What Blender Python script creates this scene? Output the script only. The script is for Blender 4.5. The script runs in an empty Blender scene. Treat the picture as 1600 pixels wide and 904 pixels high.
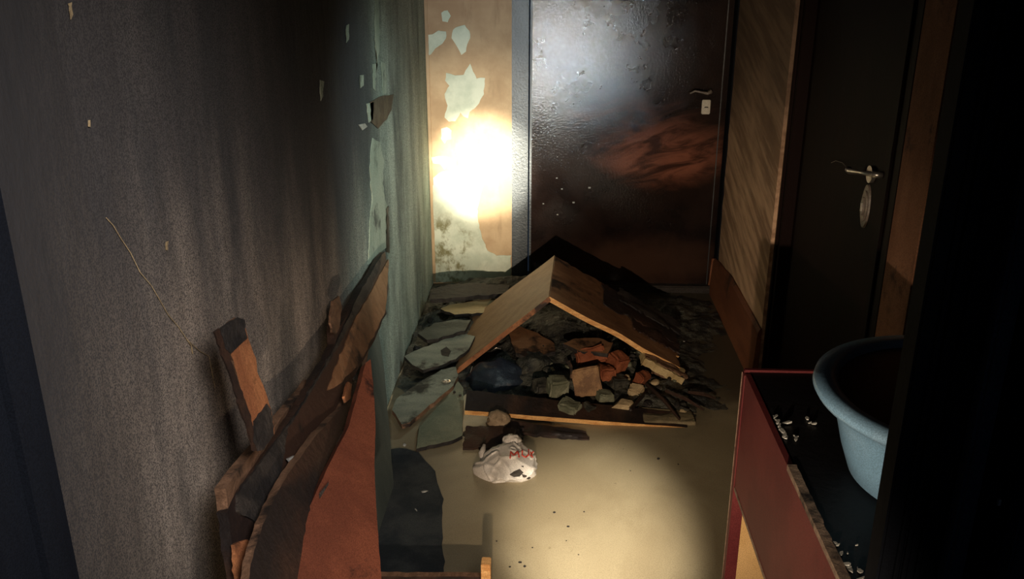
import bpy, bmesh, math, random
from mathutils import Vector, Matrix, noise
from mathutils.bvhtree import BVHTree
R = random.Random(7)
C = bpy.context.scene.collection
# ------------------------------------------------------------------ camera
F = 1400.0; TH = math.atan(518/1400); PS = math.atan(68*math.cos(TH)/1400); H = 1.6
cam = bpy.data.cameras.new('camera'); cam.sensor_width = 36; cam.lens = 36*F/1600; cam.clip_start = .02
co = bpy.data.objects.new('camera', cam); C.objects.link(co); co.location = (0, 0, H)
co.rotation_euler = (math.pi/2-TH, 0, PS); bpy.context.scene.camera = co
sc = bpy.context.scene
sc.view_settings.view_transform = 'Standard'; sc.view_settings.look = 'None'
sc.view_settings.gamma = 1; sc.view_settings.exposure = 0.3; sc.view_settings.use_curve_mapping = False
w = bpy.data.worlds.new('world'); sc.world = w; w.use_nodes = True
w.node_tree.nodes['Background'].inputs[0].default_value = (.35, .55, .9, 1)
w.node_tree.nodes['Background'].inputs[1].default_value = .018

def spot(name, loc, target, power, color, angle, blend, radius=.02):
    l = bpy.data.lights.new(name, 'SPOT'); l.energy = power; l.color = color
    l.spot_size = math.radians(angle); l.spot_blend = blend; l.shadow_soft_size = radius
    o = bpy.data.objects.new(name, l); C.objects.link(o); o.location = loc
    o.rotation_euler = (Vector(target)-Vector(loc)).to_track_quat('-Z', 'Y').to_euler()
    return o
TORCH = (-.03, 0.0, .86)
spot('torch_core', TORCH, (-.345, 4.4, .62), 3600, (1, .95, .76), 8.2, 1.0, .02)
spot('torch_halo', TORCH, (-.36, 4.4, .62), 520, (1, .92, .74), 17, 1.0, .02)
spot('torch_spill', TORCH, (.16, 4.0, .42), 170, (1, .78, .56), 54, 1.0, .012)
spot('torch_floor', (.22, .35, 1.35), (.15, 2.22, 0), 760, (1, .89, .72), 17, 1.0, .03)
spot('belt_torch', (.06, 0, .72), (-.10, 4.4, 1.20), 230, (.62, .86, 1), 24, 1.0, .03)
spot('wall_wash', (.30, .15, 1.95), (-.6, 1.05, .95), 115, (1, .92, .86), 64, 1.0, .30)  # added fill lamp for the near left wall, no such source in the corridor
spot('wall_wash_far', (.70, 2.2, 1.9), (-.6, 3.15, .70), 60, (.80, 1, .93), 50, 1.0, .12)  # added fill lamp that brightens the far left wall, not a real fixture
# ------------------------------------------------------------------ pixel rays
def ray(x, y):
    u = (x-800)/F; v = (452-y)/F
    fy = math.cos(TH)+v*math.sin(TH); fz = -math.sin(TH)+v*math.cos(TH)
    return Vector((u*math.cos(PS)-fy*math.sin(PS), u*math.sin(PS)+fy*math.cos(PS), fz))
O = Vector((0, 0, H))
def atX(x, y, c): r = ray(x, y); return O+r*(c/r.x)
def atY(x, y, c): r = ray(x, y); return O+r*(c/r.y)
def atZ(x, y, c): r = ray(x, y); return O+r*((c-H)/r.z)
def onplane(x, y, p, n):
    r = ray(x, y); return O+r*((p-O).dot(n)/r.dot(n))
# ------------------------------------------------------------------ materials
class NT:
    def __init__(s, name):
        s.m = bpy.data.materials.new(name); s.m.use_nodes = True; s.t = s.m.node_tree
        s.b = s.t.nodes['Principled BSDF']
        s.co = s.t.nodes.new('ShaderNodeTexCoord')
    def n(s, k, **kw):
        x = s.t.nodes.new(k)
        for a, b in kw.items(): setattr(x, a, b)
        return x
    def l(s, a, b): s.t.links.new(a, b)
    def coord(s, stretch=(1, 1, 1), rot=(0, 0, 0)):
        m = s.n('ShaderNodeMapping'); m.inputs['Scale'].default_value = stretch
        if any(rot):
            m0 = s.n('ShaderNodeMapping'); m0.inputs['Rotation'].default_value = rot
            s.l(s.co.outputs['Object'], m0.inputs[0]); s.l(m0.outputs[0], m.inputs[0])
        else: s.l(s.co.outputs['Object'], m.inputs[0])
        return m.outputs[0]
    def noise(s, scale, stretch=(1, 1, 1), rot=(0, 0, 0), detail=6, rough=.6, dist=0):
        x = s.n('ShaderNodeTexNoise'); x.inputs['Scale'].default_value = scale
        x.inputs['Detail'].default_value = detail; x.inputs['Roughness'].default_value = rough
        x.inputs['Distortion'].default_value = dist
        s.l(s.coord(stretch, rot), x.inputs['Vector']); return x.outputs[0]
    def rng(s, v, lo, hi, a=0, b=1):
        x = s.n('ShaderNodeMapRange'); x.interpolation_type = 'SMOOTHSTEP'
        for i, q in zip(('From Min', 'From Max', 'To Min', 'To Max'), (lo, hi, a, b)): x.inputs[i].default_value = q
        s.l(v, x.inputs[0]); return x.outputs[0]
    def math(s, op, a, b):
        x = s.n('ShaderNodeMath', operation=op)
        for i, q in enumerate((a, b)):
            if isinstance(q, (int, float)): x.inputs[i].default_value = q
            else: s.l(q, x.inputs[i])
        return x.outputs[0]
    def axis(s, k):
        x = s.n('ShaderNodeSeparateXYZ'); s.l(s.co.outputs['Object'], x.inputs[0]); return x.outputs['XYZ'.index(k.upper())]
    def mix(s, fac, a, b):
        x = s.n('ShaderNodeMix', data_type='RGBA')
        s.l(fac, x.inputs[0])
        for i, q in ((6, a), (7, b)):
            if isinstance(q, tuple): x.inputs[i].default_value = (*q, 1)
            else: s.l(q, x.inputs[i])
        return x.outputs[2]
    def blob(s, c, r, ns=6, amp=.5, soft=.5, stretch=(1, 1, 1)):
        v = s.n('ShaderNodeVectorMath', operation='SUBTRACT'); s.l(s.co.outputs['Object'], v.inputs[0]); v.inputs[1].default_value = c
        d = s.n('ShaderNodeVectorMath', operation='DIVIDE'); s.l(v.outputs[0], d.inputs[0]); d.inputs[1].default_value = r
        e = s.n('ShaderNodeVectorMath', operation='LENGTH'); s.l(d.outputs[0], e.inputs[0])
        nn = s.noise(ns, stretch, dist=.6)
        q = s.math('ADD', e.outputs['Value'], s.math('MULTIPLY', s.math('SUBTRACT', nn, .5), amp*2))
        return s.rng(q, 1-soft, 1+soft*.3, 1, 0)
    def fin(s, col, rough=.8, spec=.3, bump=0, bsc=40, bst=(1, 1, 1), brot=(0, 0, 0), dist=.01, roughvar=0):
        s.l(col, s.b.inputs['Base Color'])
        s.b.inputs['Roughness'].default_value = rough; s.b.inputs['Specular IOR Level'].default_value = spec
        if roughvar:
            s.l(s.rng(s.noise(9), .35, .65, rough-roughvar, rough+roughvar), s.b.inputs['Roughness'])
        if bump:
            b = s.n('ShaderNodeBump'); b.inputs['Strength'].default_value = bump; b.inputs['Distance'].default_value = dist
            s.l(s.noise(bsc, bst, brot, detail=8), b.inputs['Height']); s.l(b.outputs[0], s.b.inputs['Normal'])
        return s.m
def simple(name, c1, c2, scale=8, stretch=(1, 1, 1), rough=.8, spec=.3, bump=.3, bsc=60, soot=0, dist=.005, sootc=(.008, .007, .007), ssc=5, lo=.4, hi=.6):
    t = NT(name); col = t.mix(t.rng(t.noise(scale, stretch), lo, hi), c1, c2)
    if soot: col = t.mix(t.rng(t.noise(ssc, detail=9, rough=.7), .62-soot*.35, .72-soot*.3), col, sootc)
    col = t.mix(t.rng(t.noise(420, detail=1), .38, .64, 0, .40), col, tuple(x*.3 for x in c1))
    return t.fin(col, rough, spec, bump, bsc, dist=dist)

def m_wall_left():
    t = NT('sooty_plaster')
    col = t.mix(t.rng(t.noise(4, (1, 1, .35)), .35, .65), (.30, .245, .20), (.46, .385, .32))
    Yx, Zx = t.axis('y'), t.axis('z')
    st = t.noise(5, (1, 1, .14), detail=7, rough=.6)
    far = t.rng(t.math('ADD', Yx, t.math('MULTIPLY', t.math('SUBTRACT', st, .5), 1.2)), 2.3, 3.1)
    green = t.mix(t.rng(t.noise(6, (1, 1, .25)), .35, .65), (.32, .39, .33), (.58, .66, .56))
    col = t.mix(far, col, green)
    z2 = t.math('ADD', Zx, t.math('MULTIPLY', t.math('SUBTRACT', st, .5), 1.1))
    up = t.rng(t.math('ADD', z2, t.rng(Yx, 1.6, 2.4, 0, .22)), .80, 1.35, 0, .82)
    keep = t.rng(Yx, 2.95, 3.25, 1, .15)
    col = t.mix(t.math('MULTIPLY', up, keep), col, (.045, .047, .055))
    strk = t.rng(t.noise(5, (1, 1, .28), detail=8, rough=.6, dist=.6), .46, .66, 0, .55)
    col = t.mix(strk, col, (.05, .053, .055))
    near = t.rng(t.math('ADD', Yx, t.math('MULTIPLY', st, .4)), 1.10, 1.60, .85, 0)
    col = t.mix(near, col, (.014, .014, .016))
    col = t.mix(t.math('MULTIPLY', t.blob((-.614, 2.55, 1.30), (1, .62, .55), 4, .5, .7, (1, 1, .4)), .75), col, (.030, .036, .048))
    col = t.mix(t.math('MULTIPLY', t.blob((-.614, 3.12, .55), (1, .07, .30), 9, .7, .5, (1, 1, .4)), .7), col, (.05, .06, .055))
    col = t.mix(t.rng(t.noise(3, (1, 1, .5)), .58, .68, 0, .3), col, (.07, .075, .07))
    col = t.mix(t.rng(t.noise(380, detail=1), .40, .62, 0, .75), col, (.03, .03, .033))
    return t.fin(col, .85, .15, .5, 22, (1, 1, .5), dist=.010)
def m_wall_back():
    t = NT('peach_paint')
    col = t.mix(t.rng(t.noise(5), .35, .65), (.46, .31, .18), (.60, .43, .26))
    col = t.mix(t.rng(t.noise(14, (1, 1, .2)), .55, .72, 0, .5), col, (.25, .17, .10))
    col = t.mix(t.rng(t.axis('z'), .95, 1.5, 0, .55), col, (.28, .16, .10))
    return t.fin(col, .8, .2, .35, 30, dist=.006)
def m_patch():
    t = NT('bare_pale_plaster')
    col = t.mix(t.rng(t.noise(9), .35, .65), (.52, .56, .44), (.68, .70, .56))
    m = t.math('MULTIPLY', t.math('MULTIPLY', t.rng(t.axis('z'), .30, .42, 1, 0), t.rng(t.axis('x'), -.45, -.38, 1, .15)), t.rng(t.noise(13, (1, 1, .7), detail=8, rough=.7), .46, .62))
    col = t.mix(m, col, (.22, .20, .10))
    return t.fin(col, .85, .2, .3, 40)
def m_door():
    t = NT('sooty_metal_door')
    col = t.mix(t.rng(t.noise(5), .35, .65), (.008, .005, .0045), (.018, .010, .008))
    # rusty pink streaks (coordinates are the leaf's own)
    st = t.noise(4.0, (1, 1, 3.4), (0, math.radians(16), 0), detail=9, rough=.6, dist=.7)
    a = t.math('MULTIPLY', t.blob((.21, 0, .70), (.34, 9, .17), 5, .30, .55, (1, 1, 2)), t.rng(st, .36, .60, .15, 1))
    b = t.math('MULTIPLY', t.blob((.10, 0, .84), (.42, 9, .14), 4, .4, .9), t.rng(st, .40, .65, .0, .6))
    col = t.mix(a, col, (.24, .09, .056)); col = t.mix(b, col, (.11, .045, .03))
    col = t.mix(t.math('MULTIPLY', t.blob((.12, 0, .14), (.45, 9, .16), 6, .5, .8), .5), col, (.08, .04, .025))
    return t.fin(col, .12, .28, .85, 105, dist=.00095, roughvar=.02)
def m_right_wall():
    t = NT('brushed_render')
    rot = (math.radians(-16), 0, 0)
    st = t.noise(22, (1, .10, 1), rot, detail=6)
    col = t.mix(t.rng(st, .38, .62), (.30, .18, .11), (.56, .36, .23))
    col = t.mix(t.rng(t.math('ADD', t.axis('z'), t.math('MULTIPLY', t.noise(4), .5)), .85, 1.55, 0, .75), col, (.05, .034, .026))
    x = t.fin(col, .8, .25, .8, 26, (1, .10, 1), rot, dist=.012); return x
WL, WB, PA, DM, WR = m_wall_left(), m_wall_back(), m_patch(), m_door(), m_right_wall()
GREENP = simple('green_grey_plaster', (.30, .36, .29), (.42, .47, .38), 12, (1, 1, .3), soot=.25, sootc=(.08, .09, .08))
FRAME = simple('blue_black_metal', (.03, .036, .042), (.06, .068, .075), 10, (1, 1, .3), .38, .5, .5, 90, dist=.003)
SIDE = simple('side_door_brown', (.004, .0015, .0012), (.010, .004, .003), 3, (1, 1, .3), .6, .07, .2, 60, dist=.002)
NEAR = simple('near_door_dark', (.003, .004, .007), (.006, .008, .013), 5, (1, 1, .15), .75, .12, .4, 60, dist=.002)
NEARL = simple('near_door_lit_edge', (.03, .04, .065), (.055, .068, .10), 14, (1, 1, .2), .7, .2, .5, 80, dist=.002)  # lighter copy of the near door colour, cool light on its edges painted in
SKIRT = simple('brown_skirting', (.17, .055, .025), (.25, .09, .04), 7, (1, .2, 1), .6, .3, .3, 60, soot=.25, sootc=(.05, .02, .012))
PEACH = simple('peach_strip_wall', (.19, .085, .045), (.28, .135, .075), 6, (1, 1, .4), .8, .2, .4, 40, soot=.2, sootc=(.07, .035, .025))
CEIL = simple('sooty_ceiling', (.02, .02, .02), (.04, .04, .04), 5)
FLOORM = simple('wet_concrete', (.08, .065, .045), (.12, .1, .07), 5, rough=.6)
def m_water():
    t = NT('muddy_water')
    col = t.mix(t.rng(t.noise(2.2, dist=.8), .35, .65), (.24, .195, .12), (.31, .26, .165))
    col = t.mix(t.rng(t.noise(60, detail=3), .66, .74, 0, .5), col, (.10, .075, .04))
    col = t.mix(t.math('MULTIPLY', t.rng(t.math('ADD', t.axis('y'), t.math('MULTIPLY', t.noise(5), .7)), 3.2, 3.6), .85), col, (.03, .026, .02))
    col = t.mix(t.math('MULTIPLY', t.blob((-.50, 2.3, 0), (.26, .75, 1), 5, .25, .5), .35), col, (.035, .042, .045))  # shade beside the leaning boards, painted into the water colour
    col = t.mix(t.rng(t.noise(300, detail=1), .40, .64, 0, .25), col, (.09, .075, .045))
    return t.fin(col, .33, .3, .06, 5, dist=.01)
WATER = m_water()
def wood(name, c1, c2, soot, rough=.6, edge=None, axis='x', sootc=(.010, .008, .008), ssc=5):
    st = {'x': (.15, 1, 1), 'y': (1, .15, 1), 'z': (1, 1, .15)}[axis]
    return simple(name, c1, c2, 22, st, rough, .35, .45, 45, soot, .004, sootc, ssc)
BTAN = wood('tan_laminate', (.36, .20, .10), (.44, .26, .135), 0)
BBRN = wood('brown_laminate', (.22, .105, .05), (.29, .15, .075), .35, .6, ssc=4)
RAW = simple('raw_orange_chipboard', (.62, .30, .10), (.85, .50, .20), 60, (.3, 1, 1), .6, .3, .5, 90, dist=.002)
RAWD = simple('raw_brown_edge', (.13, .07, .04), (.20, .11, .065), 60, (1, .3, 1), .7, .3, .5, 90, soot=.3)
RED = simple('red_brown_panel', (.10, .030, .017), (.14, .043, .023), 5, (1, 1, .5), .6, .25, .2, 70, soot=.15)
ORNG = simple('orange_wood', (.26, .095, .04), (.36, .145, .06), 18, (1, 1, .2), .65, .3, .5, 60, soot=.25)
CHAR = simple('charred_wood', (.012, .010, .010), (.035, .028, .024), 14, (.3, 1, 1), .7, .35, .9, 35, dist=.01)
CHARB = simple('half_charred_wood', (.045, .022, .014), (.012, .009, .009), 7, (1, .4, 1), .6, .35, .7, 35, dist=.008)
DKBRN = simple('dark_scorched_board', (.045, .022, .015), (.016, .010, .009), 4, (1, .4, 1), .55, .35, .5, 40, soot=.15)
GREY = simple('wet_grey_wood', (.13, .145, .12), (.23, .24, .19), 9, (.4, 1, 1), .6, .4, .6, 40, soot=.3)
GREYG = simple('grey_green_panel', (.07, .09, .082), (.11, .13, .115), 6, (1, 1, .3), .7, .3, .3, 50)
LWOOD = simple('pale_wood', (.42, .31, .15), (.55, .42, .22), 14, (.2, 1, 1), .6, .3, .4, 60, soot=.2)
ASH = simple('wet_ash', (.014, .015, .014), (.075, .072, .055), 16, (1, 1, 1), .5, .5, 1.0, 40, dist=.02)
ROCKG = simple('grey_green_rubble', (.11, .115, .075), (.22, .22, .15), 14, rough=.7, bump=.8, bsc=30, soot=.2)
ROCKD = simple('dark_rubble', (.025, .024, .02), (.07, .065, .05), 16, rough=.6, bump=.9, bsc=30)
ROCKT = simple('tan_rubble', (.34, .25, .14), (.50, .38, .22), 14, rough=.7, bump=.7, bsc=30, soot=.2)
ROCKO = simple('orange_brick_chunk', (.20, .055, .022), (.28, .085, .035), 12, rough=.8, bump=.7, bsc=40, soot=.1)
STONE = simple('brown_stone', (.20, .14, .085), (.33, .24, .15), 9, rough=.75, bump=.7, bsc=22)
SHEET = simple('blue_black_film', (.010, .014, .024), (.022, .03, .045), 6, rough=.35, spec=.5, bump=.5, bsc=18, dist=.02)
CABR = simple('dark_red_lacquer', (.12, .022, .024), (.16, .032, .032), 5, rough=.55, spec=.15, bump=.1, bsc=60)
CABT = simple('sooty_cabinet_top', (.004, .004, .005), (.008, .008, .010), 5, rough=.5, spec=.25, bump=.3, bsc=40)
CABE = simple('worn_cabinet_edge', (.22, .15, .11), (.34, .24, .17), 50, rough=.7, soot=.2)
CABF = simple('tan_fibreboard', (.62, .38, .15), (.72, .46, .20), 6, rough=.7, bump=.1)
TUBM = simple('pale_blue_enamel', (.26, .48, .70), (.36, .58, .80), 4, rough=.35, spec=.4, bump=.15, bsc=60, dist=.002)
TUBW = simple('dark_wash_water', (.012, .006, .005), (.022, .010, .008), 5, rough=.35, bump=.05)
FLAKE = simple('pale_flake', (.28, .28, .26), (.48, .48, .45), 30, rough=.6)
METAL = simple('dull_nickel', (.5, .47, .42), (.65, .6, .55), 20, rough=.3, spec=.6, bump=.2); METAL.node_tree.nodes['Principled BSDF'].inputs['Metallic'].default_value = .9
OLDM = simple('tarnished_plate', (.14, .11, .09), (.24, .20, .16), 40, rough=.4, spec=.5, bump=.4)
WHITE = simple('white_plastic', (.62, .58, .48), (.7, .66, .56), 10, rough=.5)
BAGM = simple('white_bag_film', (.50, .45, .39), (.62, .57, .51), 12, rough=.42, spec=.45, bump=.3, bsc=18, dist=.01)
REDINK = simple('red_ink', (.50, .05, .03), (.6, .09, .05), 20, rough=.5)
HOLE = simple('bag_hole_dark', (.02, .018, .012), (.05, .04, .03), 20, rough=.7)
# ------------------------------------------------------------------ builders
def root(name, loc, label=None, cat=None, group=None, kind=None):
    o = bpy.data.objects.new(name, None); C.objects.link(o); o.location = loc; o.empty_display_size = .05
    tag(o, label, cat, group, kind); return o
def tag(o, label=None, cat=None, group=None, kind=None):
    for k, v in (('label', label), ('category', cat), ('group', group), ('kind', kind)):
        if v: o[k] = v
    return o
def wloc(o):
    p = Vector()
    while o: p += o.location; o = o.parent
    return p
def build(name, bm, mats, parent=None, loc=None, smooth=False):
    """bm holds world coordinates; loc = base point for a top-level mesh"""
    if not isinstance(mats, (list, tuple)): mats = [mats]
    if parent: base = wloc(parent); l = Vector((0, 0, 0))
    else:
        base = Vector(loc) if loc is not None else Vector(); l = base
    bmesh.ops.recalc_face_normals(bm, faces=bm.faces)
    bmesh.ops.translate(bm, verts=bm.verts, vec=-base)
    me = bpy.data.meshes.new(name); bm.to_mesh(me); bm.free()
    for m in mats: me.materials.append(m)
    if smooth:
        for p in me.polygons: p.use_smooth = True
    o = bpy.data.objects.new(name, me); C.objects.link(o); o.location = l
    if parent: o.parent = parent
    return o
def bx(bm, x0, x1, y0, y1, z0, z1, mi=0):
    v = [bm.verts.new(p) for p in ((x0,y0,z0),(x1,y0,z0),(x1,y1,z0),(x0,y1,z0),(x0,y0,z1),(x1,y0,z1),(x1,y1,z1),(x0,y1,z1))]
    for f in ((0,3,2,1),(4,5,6,7),(0,1,5,4),(1,2,6,5),(2,3,7,6),(3,0,4,7)):
        bm.faces.new([v[i] for i in f]).material_index = mi
    return v
def box(*a, bev=0):
    bm = bmesh.new(); bx(bm, *a)
    if bev: bmesh.ops.bevel(bm, geom=bm.edges[:], offset=bev, segments=2, affect='EDGES')
    return bm
def panel(a, b, c, d, thick, nu=14, nv=8, jag=(0, 0, 0, 0), warp=.0, seed=0, rawside=None, up=None):
    """slab over quad a-b-c-d (a->b is u, a->d is v); jag = roughness of edges v0, u1, v1, u0; material 1 on the rim of side rawside"""
    a, b, c, d = map(Vector, (a, b, c, d)); n = (b-a).cross(d-a).normalized()
    if up is not None and n.dot(Vector(up)) < 0: n = -n
    bm = bmesh.new(); top = []; bot = []
    for j in range(nv+1):
        r1 = []; r2 = []
        for i in range(nu+1):
            u = i/nu; v = j/nv; uu, vv = u, v
            g = lambda s, k: abs(noise.noise(Vector((s*9+seed*7.3, k*3.1, seed)))+.6*noise.noise(Vector((s*23+seed, k*5.7, 2))))
            if j == 0: vv += jag[0]*g(u, 1)
            if i == nu: uu -= jag[1]*g(v, 2)
            if j == nv: vv -= jag[2]*g(u, 3)
            if i == 0: uu += jag[3]*g(v, 4)
            p = a.lerp(b, uu).lerp(d.lerp(c, uu), vv)
            p = p + n*(warp*noise.noise(Vector((u*3+seed, v*2, 5))))
            r1.append(bm.verts.new(p)); r2.append(bm.verts.new(p-n*thick))
        top.append(r1); bot.append(r2)
    for j in range(nv):
        for i in range(nu):
            bm.faces.new((top[j][i], top[j][i+1], top[j+1][i+1], top[j+1][i]))
            bm.faces.new((bot[j][i], bot[j+1][i], bot[j+1][i+1], bot[j][i+1]))
    rs = rawside or ()
    for i in range(nu):
        for j, s in ((0, 0), (nv, 2)):
            bm.faces.new((top[j][i], top[j][i+1], bot[j][i+1], bot[j][i])).material_index = 1 if s in rs else 0
    for j in range(nv):
        for i, s in ((nu, 1), (0, 3)):
            bm.faces.new((top[j][i], top[j+1][i], bot[j+1][i], bot[j][i])).material_index = 1 if s in rs else 0
    return bm
def slab(px, anchors, thick, jag=0, seed=0, sub=6, rim=0, dirn=None):
    """extruded outline: px pixel outline on the plane through three world anchors"""
    p0, p1, p2 = map(Vector, anchors); n = (p1-p0).cross(p2-p0).normalized()
    if n.dot(O-p0) < 0: n = -n
    pts = []
    for k in range(len(px)):
        x0, y0 = px[k]; x1, y1 = px[(k+1) % len(px)]; L = math.hypot(x1-x0, y1-y0)
        m = max(1, int(L/sub)) if jag else 1
        for q in range(m):
            s = q/m; x = x0+(x1-x0)*s; y = y0+(y1-y0)*s
            if jag:
                x += jag*R.uniform(-1, 1); y += jag*R.uniform(-1, 1)
            pts.append(onplane(x, y, p0, n))
    bm = bmesh.new(); dv = n if dirn is None else Vector(dirn)
    t = [bm.verts.new(p) for p in pts]; b = [bm.verts.new(p-dv*thick) for p in pts]
    bm.faces.new(t); bm.faces.new(b[::-1])
    for i in range(len(t)):
        j = (i+1) % len(t); bm.faces.new((t[i], b[i], b[j], t[j])).material_index = rim
    bm.normal_update()
    bmesh.ops.triangulate(bm, faces=[f for f in bm.faces if len(f.verts) > 4], ngon_method='EAR_CLIP')
    return bm
def tube(bm, pts, r, n=8):
    pts = [Vector(p) for p in pts]; rings = []
    for i, p in enumerate(pts):
        t = (pts[min(i+1, len(pts)-1)]-pts[max(i-1, 0)]).normalized()
        a = t.orthogonal().normalized(); b = t.cross(a); rr = r[i] if isinstance(r, (list, tuple)) else r
        if rings:   # keep frames aligned
            a = (rings[-1][1]-t*rings[-1][1].dot(t)).normalized(); b = t.cross(a)
        rings.append(([bm.verts.new(p+(a*math.cos(q*2*math.pi/n)+b*math.sin(q*2*math.pi/n))*rr) for q in range(n)], a))
    for i in range(len(rings)-1):
        for q in range(n):
            bm.faces.new((rings[i][0][q], rings[i][0][(q+1) % n], rings[i+1][0][(q+1) % n], rings[i+1][0][q]))
    bm.faces.new(rings[0][0][::-1]); bm.faces.new(rings[-1][0])
def lathe(bm, cx, cy, prof, n=64, dz=0, close=False):
    rings = [[bm.verts.new((cx+r*math.cos(q*2*math.pi/n), cy+r*math.sin(q*2*math.pi/n), z+dz)) for q in range(n)] for r, z in prof]
    for a, b in zip(rings, rings[1:]):
        for q in range(n): bm.faces.new((a[q], a[(q+1) % n], b[(q+1) % n], b[q]))
    bm.faces.new(rings[0][::-1])
    if close: bm.faces.new(rings[-1])
def rock(c, size, seed, sub=3, angular=.5, rot=0):
    bm = bmesh.new(); bmesh.ops.create_icosphere(bm, subdivisions=sub, radius=1)
    rr = random.Random(seed)
    planes = [(Vector((rr.uniform(-1, 1), rr.uniform(-1, 1), rr.uniform(-1, 1))).normalized(), rr.uniform(.5, .8)) for _ in range(9)]
    for v in bm.verts:
        p = v.co.normalized()
        for n, d in planes:
            k = p.dot(n)
            if k > d: p = p-n*(k-d)*min(1, angular*1.6)
        p *= 1+.16*noise.noise(p*2.3+Vector((seed, 0, 0)))+.05*noise.noise(p*7+Vector((seed, 3, 0)))
        v.co = Vector((p.x*size[0], p.y*size[1], p.z*size[2]))
    bmesh.ops.rotate(bm, verts=bm.verts, matrix=Matrix.Rotation(rot, 3, 'Z')@Matrix.Rotation(rr.uniform(-.3, .3), 3, 'X'))
    bmesh.ops.translate(bm, verts=bm.verts, vec=Vector(c)); return bm
# ------------------------------------------------------------------ the setting
XL, XR, YB = -.614, .832, 4.398
S = 'structure'
tag(build('floor', box(-1.2, 1.6, -.6, 4.7, -.10, -.03), FLOORM), 'wet dark concrete floor under the flood water', kind=S)
# water: gently rippled sheet
bm = bmesh.new(); bmesh.ops.create_grid(bm, x_segments=60, y_segments=110, size=1)
for v in bm.verts:
    v.co = Vector((.25+v.co.x*.95, 2.1+v.co.y*2.45, 0)); v.co.z = .0015*noise.noise(v.co*6)
    v.co.x = max(v.co.x, XL+.001)
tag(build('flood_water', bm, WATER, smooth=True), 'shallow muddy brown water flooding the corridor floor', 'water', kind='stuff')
tag(build('ceiling', box(-.75, 1.4, -.6, 4.7, 2.6, 2.7), CEIL), 'sooty ceiling above the corridor', kind=S)
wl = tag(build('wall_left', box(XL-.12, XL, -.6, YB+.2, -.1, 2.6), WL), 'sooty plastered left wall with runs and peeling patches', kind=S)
wb = tag(build('wall_back', box(XL, -.201, YB, YB+.15, -.1, 2.6), WB), 'peach painted end wall left of the metal door, paint peeling to pale plaster', kind=S)
def zq(pts, s, ox, oy): return [(x/s+ox, y/s+oy) for x, y in pts]
bp = dict(s=1.966, ox=420, oy=0)
patches = [
 [(545,225),(572,232),(600,230),(612,205),(620,196),(627,220),(637,242),(652,240),(665,238),(660,290),(640,325),(615,345),(612,362),(600,358),(590,345),(572,372),(552,372),(540,360),(548,325),(541,290),(555,262),(543,248)],
 [(565,90),(583,80),(600,78),(617,95),(620,118),(608,135),(605,160),(590,168),(578,140),(562,118)],
 [(484,110),(505,104),(520,95),(545,98),(544,118),(535,135),(510,150),(500,165),(484,175)],
 [(530,38),(548,30),(558,48),(550,70),(535,66)],
 [(528,395),(545,388),(562,402),(560,425),(545,430),(540,440),(530,425)],
 [(500,482),(530,478),(562,486),(552,500),(540,520),(528,505),(505,500)],
 [(505,545),(530,528),(560,522),(585,505),(620,500),(655,520),(660,560),(640,640),(646,690),(652,720),(672,770),(700,785),(744,782),(745,864),(505,866),(508,760),(500,640)],
]
for k, pt in enumerate(patches):
    q = zq(pt, **bp); bm = slab(q, (Vector((0, YB-.004, 0)), Vector((1, YB-.004, 0)), Vector((0, YB-.004, 1))), .006, jag=.9, sub=5)
    build('bare_patch', bm, PA, wb)
# paint lip / corner strip
build('corner_plaster', slab([(661,0),(667,0),(672,150),(676,300),(681,440),(675,440),(668,300),(664,150)], (Vector((0, YB-.008, 0)), Vector((1, YB-.008, 0)), Vector((0, YB-.008, 1))), .008, jag=.5), WB, wb)
# left wall plaster patches, curls, crack
WLP = (Vector((XL+.006, 0, 0)), Vector((XL+.006, 1, 0)), Vector((XL+.006, 0, 1)))
for pts, mt, th in [
 ([(582,216),(594,222),(600,251),(598,287),(604,323),(604,355),(604,387),(592,395),(576,414),(578,355),(582,307),(578,267)], GREENP, .008),
 ([(579,160),(596,150),(615,148),(612,172),(604,186),(592,200),(580,190)], ROCKD, .012),
 ([(583,100),(588,100),(586,142),(583,138)], GREENP, .005),
 ([(596,96),(603,100),(604,145),(599,148)], GREENP, .005),
 ([(574,162),(584,160),(583,186),(576,192)], GREENP, .007),
 ([(560,195),(570,192),(575,198),(566,204)], FLAKE, .006),
 ([(541,40),(545,38),(546,62),(542,66)], GREENP, .004),
 ([(500,125),(506,127),(505,150),(501,158)], GREENP, .004),
 ([(562,118),(568,116),(569,134),(563,138)], GREENP, .004),
 ([(586,0),(592,0),(594,60),(590,110),(586,60)], GREENP, .004),
 ([(603,326),(607,322),(609,395),(604,392)], ROCKD, .010),
 ([(108,5),(112,3),(114,22),(111,30)], ROCKT, .003),
 ([(139,188),(142,188),(142,198),(139,198)], ROCKT, .003),
 ([(259,378),(263,376),(263,390),(260,390)], ROCKT, .003),
]:
    build('plaster_flake', slab(pts, tuple(q_-Vector((.003, 0, 0)) for q_ in WLP), th*.35, jag=.8, sub=6), mt, wl)
bm = bmesh.new(); pp = [(165,340),(178,352),(188,372),(205,395),(220,425),(238,447),(250,470),(262,492),(280,510),(292,530),(312,548),(326,556),(331,575),(336,606)]
tube(bm, [atX(x+R.uniform(-1.2, 1.2), y, XL+.002) for x, y in pp],   .0007, 5); build('crack', bm, ROCKT, wl)
bm = bmesh.new(); tube(bm, [atX(x, y, XL+.002) for x, y in [(292,530),(299,540),(301,552)]], .0012, 5); build('crack', bm, ROCKT, wl)
# left door jamb at the very edge of view
bm = bmesh.new(); bx(bm, XL, XL+.012, .55, .93, 0, 2.3)
bx(bm, XL+.012, XL+.022, .86, .90, 0, 2.3); bx(bm, XL+.012, XL+.020, .70, .74, 0, 2.3)
tag(build('trim_1', bm, NEAR), 'black sooty upright door casing at the left edge', kind=S)
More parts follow.
